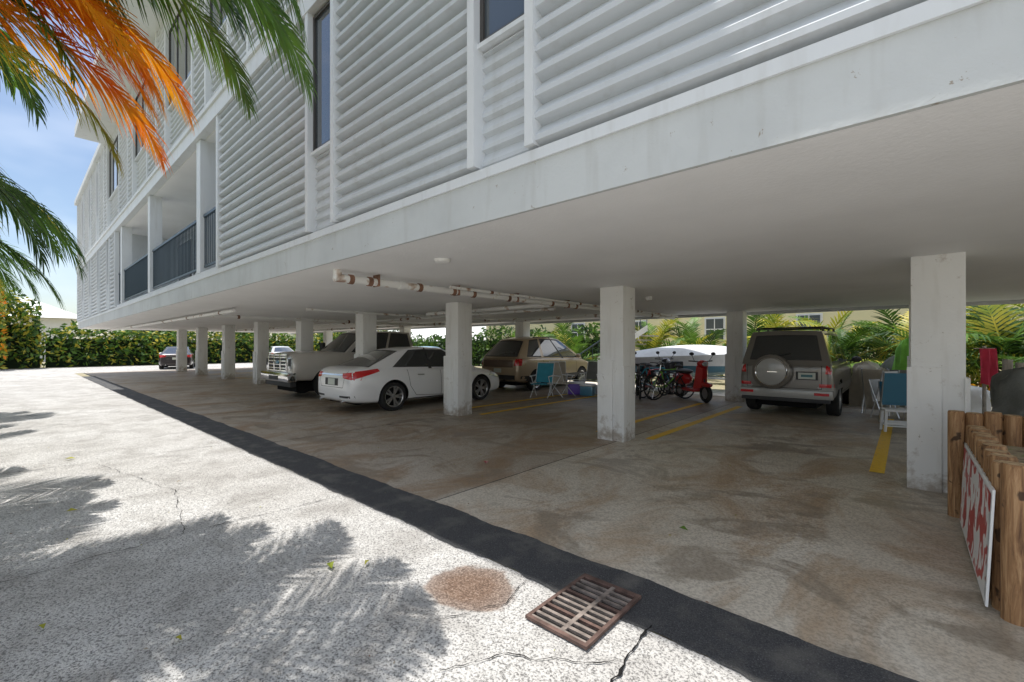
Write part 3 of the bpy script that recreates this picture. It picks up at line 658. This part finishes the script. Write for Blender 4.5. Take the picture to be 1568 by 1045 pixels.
def suv_det(e,d,decal,seam,P):
    for s,fc in ((1,'right'),(-1,'left')):
        for a in (-1.08,-.05,.98): seam(fc,[(a,1.05),(a,.5)])
        seam(fc,[(-1.08,.5),(.98,.5)])
        decal(fc,[(-1.9,.60),(2.0,.60),(2.0,.70),(-1.9,.70)],'greyl',.012,14,2)
        for y in (-.35,.68): decal(fc,[(y,.90),(y+.2,.90),(y+.2,.94),(y,.94)],'plast',.025,4,1)
        decal('back',[(s*.72,.93),(s*.88,.93),(s*.88,1.14),(s*.74,1.14)],'redl',.008,5,6)
        decal('back',[(s*.62,.66),(s*.86,.66),(s*.86,.73),(s*.62,.73)],'redl',.02,5,2)
        decal('front',[(s*.5,.82),(s*.86,.82),(s*.86,1.0),(s*.5,1.0)],'clear',.01,5,4)
    decal('front',[(-.45,.80),(.45,.80),(.45,1.0),(-.45,1.0)],'chrome',.008,8,3)
    decal('back',[(.22,.80),(.60,.80),(.60,.97),(.22,.97)],'plast',.006); decal('back',[(.26,.82),(.56,.82),(.56,.95),(.26,.95)],'plate',.012); decal('back',[(.31,.86),(.51,.86),(.51,.91),(.31,.91)],'plate2',.014,2,1)
    seam('back',[(-.70,1.15),(-.70,.62),(.66,.62),(.66,1.15)])
    g=MB(); g.box(-.86,.86,-2.36,-2.12,.42,.60,'greyl',.04); g.box(-.80,.80,-2.30,-2.10,.34,.42,'plast',.02)
    for s in (-1,1): g.box(s*.55,s*.80,-2.365,-2.355,.5,.555,'redl')
    g.box(-.80,.80,2.1,2.32,.40,.66,'greyl',.05); g.obj('bumpers',e)
    g=MB(); c=(-.20,-2.34,.96)
    g.lathe([(.10,.33),(.0,.365),(-.09,.36),(-.115,.335),(-.125,.30)],'gray','y',c,40); g.lathe([(-.125,.302),(-.135,.29),(-.12,.275)],'chrome','y',c,40); g.lathe([(-.12,.28),(-.135,.2),(-.14,0)],'greyl','y',c,40); g.lathe([(.02,.372),(-.02,.374)],'chrome','y',c,40)
    g.box(-.26,-.08,-2.485,-2.475,.95,.97,'chrome'); g.obj('spare_wheel',e)
    g=MB()
    for s in (-1,1):
        g.tube([(s*.60,-1.85,1.84),(s*.61,-1.7,1.90),(s*.61,.2,1.91),(s*.60,.4,1.86)],.018,'plast',8)
        for y in (-1.6,-.7,.15): g.tube([(s*.61,y,1.78),(s*.61,y,1.9)],.02,'plast',6)
    for y in (-1.3,-.2): g.tube([(-.61,y,1.91),(.61,y,1.91)],.018,'plast',8)
    g.tube([(-.2,-2.21,1.26),(.12,-2.21,1.36)],.01,'plast',5); g.obj('roof_rack',e)
    mirrors(e,.85,1.17,.9,'plast')
def SUV(col,low): return dict(col=col,low=low,lowj=3,W=1.80,wr=.37,wb=(-1.30,1.38),rim=.62,spokes=6,st=[(-2.24,.46,1.10,.80,.0),(-2.20,.40,1.14,.85,.0),(-2.0,.36,1.15,.885,.01),(-1.2,.34,1.14,.90,.01),(0,.34,1.12,.90,.01),(1.0,.34,1.11,.895,.02),(1.5,.34,1.10,.885,.03),(2.0,.36,1.05,.86,.03),(2.2,.4,.98,.80,.02),(2.26,.46,.9,.74,.0)],
 gh=dict(rearm=.80,yb=(-2.20,1.15),yt=(-2.02,.50),zb=(1.10,1.08),zr=1.83,dropr=.03,dropf=.03,hb=.84,ht=.67,tap=.03,bulr=.05,bulf=.14,crown=.03,cols=[(0,col),(.05,'cglass'),(.33,col),(.36,'cglass'),(.63,col),(.66,'cglass'),(.95,col),(1,col)]),det=suv_det)
vehicle('parked_suv',(-1.95,13.05,0),0,SUV('gray','greyl'))
def az_det(e,d,decal,seam,P):
    for s,fc in ((1,'right'),(-1,'left')):
        for a in (-1.0,.0,1.0): seam(fc,[(a,1.02),(a,.45)])
        decal(fc,[(-2.15,.35),(2.1,.35),(2.1,.52),(-2.15,.52)],'plast',.01,14,2)
        decal(fc,[(-2.28,.86),(-2.1,.86),(-2.05,1.08),(-2.26,1.08)],'redl',.006,3,5)
        decal('back',[(s*.70,.86),(s*.90,.86),(s*.86,1.08),(s*.74,1.08)],'redl',.008,4,6)
        for y in (-.35,.6): decal(fc,[(y,.90),(y+.2,.90),(y+.2,.93),(y,.93)],'tan',.02,4,1)
        decal('front',[(s*.4,.8),(s*.85,.75),(s*.85,.85),(s*.4,.88)],'clear',.01,5,3)
    decal('back',[(-.9,.35),(.9,.35),(.9,.55),(-.9,.55)],'plast',.012,10,3); decal('back',[(-.66,.80),(.66,.80),(.66,1.10),(-.66,1.10)],'bronze',.006,10,4); decal('back',[(-.17,.62),(.17,.62),(.17,.76),(-.17,.76)],'plate',.014)
    mirrors(e,.95,1.14,.92,'tan')
    g=MB()
    for s in (-1,1): g.tube([(s*.6,-1.2,1.79),(s*.6,.1,1.83)],.018,'plast',8)
    g.obj('roof_rack',e)
AZ=dict(col='tan',low='tan',W=1.87,wr=.345,wb=(-1.38,1.38),rim=.66,st=[(-2.32,.42,1.02,.72,.0),(-2.26,.34,1.11,.85,.0),(-2.0,.28,1.15,.92,.01),(-1.2,.26,1.14,.935,.01),(0,.26,1.11,.935,.01),(1.0,.26,1.07,.93,.02),(1.6,.26,1.01,.91,.04),(2.1,.28,.88,.86,.05),(2.28,.32,.76,.78,.02),(2.33,.4,.62,.66,0)],
 gh=dict(yb=(-2.2,1.55),yt=(-1.6,.35),zb=(1.10,1.02),zr=1.80,dropr=.10,dropf=.08,hb=.87,ht=.62,tap=.06,bulr=.16,bulf=.22,crown=.04,cols=[(0,'tan'),(.10,'cglass'),(.30,'tan'),(.34,'cglass'),(.62,'plast'),(.65,'cglass'),(.94,'tan'),(1,'tan')]),det=az_det)
vehicle('parked_crossover',(-10.15,13.0,0),0,AZ)
def truck_det(e,d,decal,seam,P):
    for s,fc in ((1,'right'),(-1,'left')):
        for a in (-.72,.25,1.2): seam(fc,[(a,1.28),(a,.55)])
        seam(fc,[(-.72,.55),(1.2,.55)]); seam(fc,[(-1.0,1.3),(-1.0,.5)],.02)
        for y in (-.1,.9): decal(fc,[(y-.35,1.04),(y-.12,1.04),(y-.12,1.08),(y-.35,1.08)],'chrome',.025,4,1)
        decal('front',[(s*.66,.86),(s*.97,.86),(s*.97,1.22),(s*.66,1.22)],'clear',.012,5,6); decal('front',[(s*.73,.94),(s*.88,.94),(s*.88,1.14),(s*.73,1.14)],'plast',.016,3,3)
        decal('front',[(s*.55,.44),(s*.8,.44),(s*.8,.52),(s*.55,.52)],'plast',.05,3,2)
    decal('front',[(-.64,.78),(.64,.78),(.64,1.26),(-.64,1.26)],'plast',.008,8,5)
    g=MB()
    for z in (.86,.96,1.06,1.16): g.box(-.62,.62,3.05,3.12,z,z+.035,'chrome',.01)
    for x in (-.64,-.22,.22,.64): g.box(x-.03,x+.03,3.04,3.125,.80,1.25,'chrome',.01)
    g.box(-.66,.66,3.04,3.12,1.23,1.28,'chrome',.012); g.box(-.66,.66,3.04,3.12,.78,.83,'chrome',.012); g.ell((0,3.12,1.04),(.13,.02,.055),'blue')
    g.box(-1.0,1.0,2.98,3.22,.50,.76,'chrome',.05); g.box(-.9,.9,2.95,3.12,.36,.50,'plast',.03); g.box(-.32,.32,3.2,3.23,.55,.66,'plast'); g.obj('grille',e)
    g=MB()
    for s in (-1,1): g.box(s*1.08,s*1.32,1.18,1.28,1.28,1.62,'plast',.04); g.tube([(s*.92,1.2,1.35),(s*1.12,1.22,1.4)],.025,'plast',6)
    g.obj('tow_mirrors',e)
TR=dict(col='silver',W=2.04,wr=.42,wb=(-1.95,2.05),rim=.6,spokes=8,st=[(-3.1,.55,1.28,.96,0),(-3.06,.5,1.33,1.0,0),(-2.6,.48,1.35,1.02,0),(-1.05,.46,1.35,1.02,0),(-.95,.46,1.33,1.01,0),(.3,.46,1.31,1.01,0),(1.3,.46,1.29,1.01,.03),(1.8,.46,1.31,1.01,.05),(2.6,.5,1.30,1.0,.05),(2.95,.5,1.28,.98,.03),(3.06,.52,1.24,.95,0),(3.10,.56,1.15,.92,0)],
 gh=dict(yb=(-1.0,1.55),yt=(-.90,.78),zb=(1.28,1.26),zr=1.97,dropr=.02,dropf=.04,hb=.95,ht=.72,tap=.03,bulr=.03,bulf=.16,crown=.03,cols=[(0,'silver'),(.06,'cglass'),(.44,'silver'),(.48,'cglass'),(.94,'silver'),(1,'silver')]),det=truck_det)
vehicle('pickup_truck',(-13.5,8.15,0),math.pi,TR)
vehicle('parked_car',(-37.2,7.5,0),R(75),SED('dark'))
vehicle('parked_car',(-38.5,14.5,0),R(80),SED('white'))
vehicle('parked_car',(-25.5,19.3,0),R(90),SED('blue'))

# ------------------------------------------------------------------ small objects
def bicycle(name,loc,rot,k):
    g=MB()
    for y in (-.52,.52):
        g.lathe([(-.018,.315),(-.02,.335),(0,.35),(.02,.335),(.018,.315),(0,.305),(-.018,.315)],'black','x',(0,y,.35),32)
        for s in range(14):
            a=2*math.pi*s/14; g.tube([(0,y,.35),(0,y+.31*math.cos(a),.35+.31*math.sin(a))],.0025,'chrome',4)
        g.tube([(-.04,y,.35),(.04,y,.35)],.02,'chrome',8)
    bb=(0,-.08,.30); st=(0,-.22,.80); hd=(0,.34,.82); hd2=(0,.38,.68)
    for a,b_ in ((bb,st),(st,hd),(bb,hd2),((0,-.52,.35),st),((0,-.52,.35),bb),(hd,hd2)): g.tube([a,b_],.018,k,8)
    g.tube([hd2,(0,.46,.5),(0,.52,.35)],.015,k,8); g.tube([st,(0,-.25,.92)],.013,'chrome',8); g.ell((0,-.27,.94),(.07,.14,.035),'plast')
    g.tube([hd,(0,.31,.98)],.013,'chrome',8); g.tube([(-.29,.22,1.0),(-.1,.32,.99),(.1,.32,.99),(.29,.22,1.0)],.013,'plast',8)
    g.lathe([(-.006,.09),(.006,.09),(.006,0)],'chrome','x',bb,16); g.tube([(.06,-.08,.15),(-.06,-.08,.45)],.01,'plast',6)
    return g.obj(name,None,loc,rot)
for (x,y,a,k) in ((-5.2,12.6,-25,'green'),(-4.95,12.2,150,'plast'),(-5.9,13.2,-60,'teal'),(-5.55,12.5,-10,'redp'),(-5.8,12.0,-150,'plast')): bicycle('bicycle',(x,y,0),R(a),k)
def scooter(name,loc,rot,k):
    g=MB()
    for y in (-.62,.66):
        g.lathe([(-.05,.15),(-.055,.21),(0,.25),(.055,.21),(.05,.15),(0,.13),(-.05,.15)],'black','x',(0,y,.25),24); g.lathe([(-.03,.15),(-.03,0)],'rim','x',(0,y,.25),16); g.lathe([(.03,.15),(.03,0)],'rim','x',(0,y,.25),16)
    g.box(-.17,.17,-.25,.35,.26,.34,k,.03); g.ell((0,-.5,.58),(.19,.44,.2),k); g.ell((0,-.42,.78),(.16,.40,.08),'plast')
    g.add([(-.2,.38,.34),(.2,.38,.34),(.17,.50,.98),(-.17,.50,.98),(-.06,.62,.9),(.06,.62,.9),(.08,.58,.4),(-.08,.58,.4)],[(0,1,2,3),(1,6,5,2),(0,3,4,7),(7,4,5,6),(3,2,5,4)],k,False)
    g.ell((0,.68,.48),(.10,.24,.07),k); g.tube([(0,.5,.95),(0,.66,.25)],.03,'plast',8); g.ell((0,.5,1.03),(.15,.13,.1),k); g.ell((0,.61,1.02),(.08,.04,.06),'clear')
    g.tube([(-.34,.4,1.1),(-.1,.47,1.08),(.1,.47,1.08),(.34,.4,1.1)],.016,'plast',8)
    for s in (-1,1): g.tube([(s*.2,.46,1.08),(s*.3,.5,1.25)],.007,'plast',5); g.ell((s*.31,.5,1.29),(.07,.02,.045),'plast')
    g.ell((0,-.92,.62),(.08,.05,.05),'redl'); g.tube([(.14,-.3,.3),(.16,-.85,.36)],.04,'chrome',8); g.box(-.15,.15,-1.0,-.72,.80,1.05,'plast',.05)
    return g.obj(name,None,loc,rot)
scooter('motor_scooter',(-4.45,12.5,0),R(-130),'redp'); scooter('motor_scooter',(-6.6,12.6,0),R(-150),'redp'); scooter('motor_scooter',(-7.1,13.4,0),R(-140),'dark'); scooter('motor_scooter',(-6.1,13.9,0),R(-120),'dark')
def lawn_chair(name,loc,rot,k):
    g=MB()
    for s in (-.26,.26):
        g.tube([(s,-.28,0),(s,.2,.62)],.012,'whitepl',6); g.tube([(s,.3,0),(s,-.22,.42)],.012,'whitepl',6); g.tube([(s,-.18,.38),(s,-.42,1.0)],.012,'whitepl',6); g.tube([(s,.25,.42),(s,-.2,.38)],.012,'whitepl',6); g.tube([(s*1.1,.22,.62),(s*1.1,-.3,.62)],.018,'whitepl',6)
    g.tube([(-.26,-.42,1.0),(.26,-.42,1.0)],.012,'whitepl',6)
    g.box(-.25,.25,-.2,.25,.385,.40,k); g.add([(-.25,-.19,.42),(.25,-.19,.42),(.25,-.41,.98),(-.25,-.41,.98)],[(0,1,2,3)],k)
    return g.obj(name,None,loc,rot)
lawn_chair('folding_chair',(-8.0,10.3,0),R(-160),'teal'); lawn_chair('folding_chair',(-7.7,10.9,0),R(-100),'beige'); lawn_chair('folding_chair',(-8.2,11.4,0),R(-140),'beige'); lawn_chair('folding_chair',(-7.5,12.2,0),R(-170),'gtarp')
g=MB(); g.box(-.24,.24,-.16,.16,.02,.34,'purple',.03); g.box(-.25,.25,-.17,.17,.34,.40,'whitepl',.02); g.tube([(-.26,0,.3),(-.27,0,.46),(.27,0,.46),(.26,0,.3)],.012,'whitepl',6); g.obj('cooler_box',None,(-7.6,11.5,0),R(30))
g=MB(); g.box(-.2,.2,-.15,.15,.02,.3,'blue',.03); g.box(-.21,.21,-.16,.16,.3,.35,'whitepl',.02); g.obj('cooler_box',None,(-7.15,11.45,0),R(10))
g=MB(); g.tube([(0,0,.02),(0,0,.3)],.14,'whitepl',16,True,[.12,.15]); g.obj('plastic_bucket',None,(-7.0,11.9,0))
g=MB(); rings=[]; K=14
for i in range(K+1):
    s=i/K; y=-1.9+3.8*s; w=.75*(1-max(0,(s-.45)/.55)**2.2)+.01; kz=.50+.35*max(0,(s-.6)/.4)**2
    rings.append([(-w,y,1.12+.15*s),(-w*.9,y,.85),(-w*.45,y,kz+.12),(0,y,kz),(w*.45,y,kz+.12),(w*.9,y,.85),(w,y,1.12+.15*s),(w*.5,y,1.24+.2*math.sin(s*3)),(0,y,1.32+.22*math.sin(s*3)),(-w*.5,y,1.24+.2*math.sin(s*3))])
for i in range(K):
    for j in range(10): g.add([rings[i][j],rings[i+1][j],rings[i+1][(j+1)%10],rings[i][(j+1)%10]],[(0,1,2,3)],'whitepl' if j in(5,6,7,8,9,0) else 'blue',True)
g.add(rings[0],[tuple(range(10))],'whitepl')
g.tube([(-.5,-1,.45),(-.5,1.2,.45),(0,2.3,.4)],.03,'rim',6); g.tube([(.5,-1,.45),(.5,1.2,.45),(0,2.3,.4)],.03,'rim',6)
for s in (-1,1): g.lathe([(s*.6,0),(s*.6,.27),(s*.78,.27),(s*.78,0)],'black','x',(0,-.3,.27),20)
g.obj('boat_on_trailer',None,(-5.4,15.3,0),R(-65))
g=MB()
g.box(-.22,.22,-.15,.15,.36,.40,'whitepl',.012)
for x in (-.19,.19):
    for y in (-.12,.12): g.tube([(x*1.1,y*1.1,0),(x,y,.36)],.022,'whitepl',8)
g.box(-.2,.2,-.14,-.12,.14,.18,'whitepl',.006); g.box(-.2,.2,.12,.14,.14,.18,'whitepl',.006); g.box(-.19,.19,-.13,.13,.1,.12,'whitepl',.004); g.obj('plastic_stool',None,(-.12,10.25,0),R(15))
def fchair(loc,rot,k):
    g=MB()
    for s in (-.24,.24): g.tube([(s,.12,0),(s,-.12,1.0)],.013,'rim',6); g.tube([(s,-.12,0),(s,.15,.8)],.013,'rim',6)
    g.add([(-.23,.03,.4),(.23,.03,.4),(.23,-.11,.98),(-.23,-.11,.98)],[(0,1,2,3)],k); g.add([(-.23,.08,.35),(.23,.08,.35),(.23,.16,.8),(-.23,.16,.8)],[(0,1,2,3)],k); return g.obj('folded_beach_chair',None,loc,rot)
fchair((-.15,11.3,0),R(20),'blue'); fchair((-.5,12.6,0),R(-15),'beige'); fchair((-.1,12.9,0),R(5),'gtarp'); fchair((.2,12.0,0),R(35),'whitepl'); fchair((-.35,12.0,0),R(60),'whitepl')
def draped(name,loc,r,h,k,seed,flare=.25,n=26):
    g=MB(); vs=[];m_=14
    for i in range(m_+1):
        u=i/m_
        for j in range(n):
            a=2*math.pi*j/n; rr=r*(1+flare*(1-u))*(1+.30*noise.noise(Vector((math.cos(a)*3.5,math.sin(a)*3.5,u*1.5+seed))))*(1 if u<.8 else math.sqrt(max(0,1-((u-.8)/.2)**2))+.02)
            vs.append((rr*math.cos(a),rr*math.sin(a)*.8,h*u*(1+.16*noise.noise(Vector((math.cos(a)*2,math.sin(a)*2,seed))))))
    g.add(vs,[(i*n+j,i*n+(j+1)%n,(i+1)*n+(j+1)%n,(i+1)*n+j) for i in range(m_) for j in range(n)],k,True); return g.obj(name,None,loc,0,60)
draped('canvas_covered_pile',(-.75,14.2,0),.30,1.05,'beige',1); draped('canvas_covered_pile',(-.2,14.6,0),.3,1.2,'gtarp',5); draped('canvas_covered_pile',(-.45,13.7,0),.2,.95,'beige',8,.5)
draped('closed_green_umbrella',(.02,13.9,.35),.2,1.3,'green',3,.7)
draped('grill_with_cover',(1.36,9.4,0),.42,1.2,'gtarp',9,.1)
draped('trash_bag',(1.0,14.2,0),.3,.6,'whitepl',12)
g=MB(); g.tube([(0,0,0),(0,0,1.5)],.03,'greywood',8); g.tube([(-.2,0,1.45),(.2,0,1.45)],.012,'greywood',6)
vs=[];n=10;m_=10
for i in range(m_+1):
    for j in range(n+1):
        u=j/n; v_=i/m_; vs.append(((u-.5)*(.30+.10*v_),-.05-.035*math.sin(u*14+v_*2)-.03*v_,1.45-.72*v_+.04*math.sin(u*7)*v_))
g.add(vs,[(i*(n+1)+j,i*(n+1)+j+1,(i+1)*(n+1)+j+1,(i+1)*(n+1)+j) for i in range(m_) for j in range(n)],'pink',True); g.obj('red_towel_on_post',None,(1.12,12.6,0),R(42))
g=MB()
for i,(x,y) in enumerate(((1.38,12.2),(1.52,12.0),(1.66,12.3))): g.tube([(x,y,0),(x,y,1.25-.05*i)],.07,'greywood',10)
g.box(1.2,1.75,11.9,12.4,.0,.12,'greywood'); g.obj('weathered_wood_posts')
g=MB()
for i in range(9): g.box(1.9+i*.16,2.03+i*.16,13.2,13.23,.05,1.25,'greywood',.004)
g.box(1.9,3.4,13.17,13.2,.3,.38,'greywood'); g.box(1.9,3.4,13.17,13.2,1.0,1.08,'greywood'); g.obj('wood_fence')
g=MB()
def log(x,y,r,h):
    g.tube([(x,y,0),(x,y,h-.015),(x,y,h)],r,'wood',14,True,[r,r,r*.9]); g.lathe([(h+.001,0),(h+.001,r*.88)],'woodend','z',(x,y,0),14)
for i in range(5): log(.44+.115*i,3.62+.01*i,.058,.86+.012*math.sin(i*3))
for i in range(13):
    log(.42,3.74+.125*i,.060,.84+.02*math.sin(i*2.1))
for i in range(6): log(.32+.11*i,5.50,.056,.93+.01*math.sin(i*4))
g.obj('log_palisade')
g=MB(); g.T=Matrix.Translation((.335,3.62,0))@Matrix.Rotation(R(2.5),4,'Y'); g.box(-.012,.0,0,1.62,.04,.70,'wtrim',.003); g.add([(-.0145,.03,.07),(-.0145,1.59,.07),(-.0145,1.59,.67),(-.0145,.03,.67)],[(0,3,2,1)],'sign'); g.obj('red_and_white_sign')
g=MB(); g.box(.55,1.0,3.9,5.3,0,.7,'soil'); g.obj('planter_soil')
g=MB(); g.lathe([(0,.0),(0,.26),(.9,.30),(.93,.32),(.97,.32),(1.0,.28),(1.12,.05),(1.12,0)],'gtarp','z',(1.25,5.9,0),24); g.obj('trash_bin')
# ------------------------------------------------------------------ light, world, camera
dirv=Vector((.30,.076,-1)).normalized()
sd=bpy.data.lights.new('sun','SUN'); sd.energy=5.0; sd.angle=R(.5); sd.color=(1,.965,.91)
so=bpy.data.objects.new('sun',sd); COL.objects.link(so); so.rotation_euler=dirv.to_track_quat('-Z','Y').to_euler(); so.location=(0,0,30)
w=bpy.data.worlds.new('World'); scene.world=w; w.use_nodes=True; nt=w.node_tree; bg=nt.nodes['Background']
sk=nt.nodes.new('ShaderNodeTexSky'); sk.sky_type='NISHITA'; sk.sun_disc=False; sk.sun_elevation=math.asin(-dirv.z); sk.sun_rotation=math.atan2(-dirv.x,-dirv.y)
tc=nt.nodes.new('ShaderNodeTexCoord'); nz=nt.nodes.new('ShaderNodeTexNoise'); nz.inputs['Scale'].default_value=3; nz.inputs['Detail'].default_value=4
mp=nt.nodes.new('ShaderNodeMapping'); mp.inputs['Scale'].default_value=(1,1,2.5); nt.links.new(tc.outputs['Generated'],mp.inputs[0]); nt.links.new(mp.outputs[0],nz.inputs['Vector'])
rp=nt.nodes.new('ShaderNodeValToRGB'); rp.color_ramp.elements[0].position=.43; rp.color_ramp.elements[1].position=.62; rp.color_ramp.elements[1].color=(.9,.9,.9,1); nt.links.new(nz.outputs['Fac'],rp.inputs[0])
# added clouds thinned along the view so the visible sky stays blue
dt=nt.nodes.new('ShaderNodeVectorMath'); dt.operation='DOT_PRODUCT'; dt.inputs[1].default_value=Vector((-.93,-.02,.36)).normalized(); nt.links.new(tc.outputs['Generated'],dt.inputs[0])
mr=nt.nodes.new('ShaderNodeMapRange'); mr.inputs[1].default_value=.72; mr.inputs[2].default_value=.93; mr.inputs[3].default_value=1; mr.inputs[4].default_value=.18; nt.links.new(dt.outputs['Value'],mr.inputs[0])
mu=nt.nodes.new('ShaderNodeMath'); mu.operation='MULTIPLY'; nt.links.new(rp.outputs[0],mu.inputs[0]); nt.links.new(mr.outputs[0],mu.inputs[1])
mx=nt.nodes.new('ShaderNodeMix'); mx.data_type='RGBA'; nt.links.new(mu.outputs[0],mx.inputs[0]); nt.links.new(sk.outputs[0],mx.inputs[6]); mx.inputs[7].default_value=(11.5,11.6,11.8,1)  # cloud cover made bright and heavy as added fill light under the building
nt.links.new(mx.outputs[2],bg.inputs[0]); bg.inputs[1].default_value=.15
scene.view_settings.view_transform='Standard'; scene.view_settings.look='None'; scene.view_settings.exposure=0
cd=bpy.data.cameras.new('camera'); cam=bpy.data.objects.new('camera',cd); COL.objects.link(cam); cam.location=(0,0,1.5); cam.rotation_euler=(R(90),0,math.asin(.665))
cd.lens=680/1568*36; cd.sensor_width=36; cd.shift_y=.0048; cd.clip_end=1000; cd.clip_start=.05
scene.camera=cam
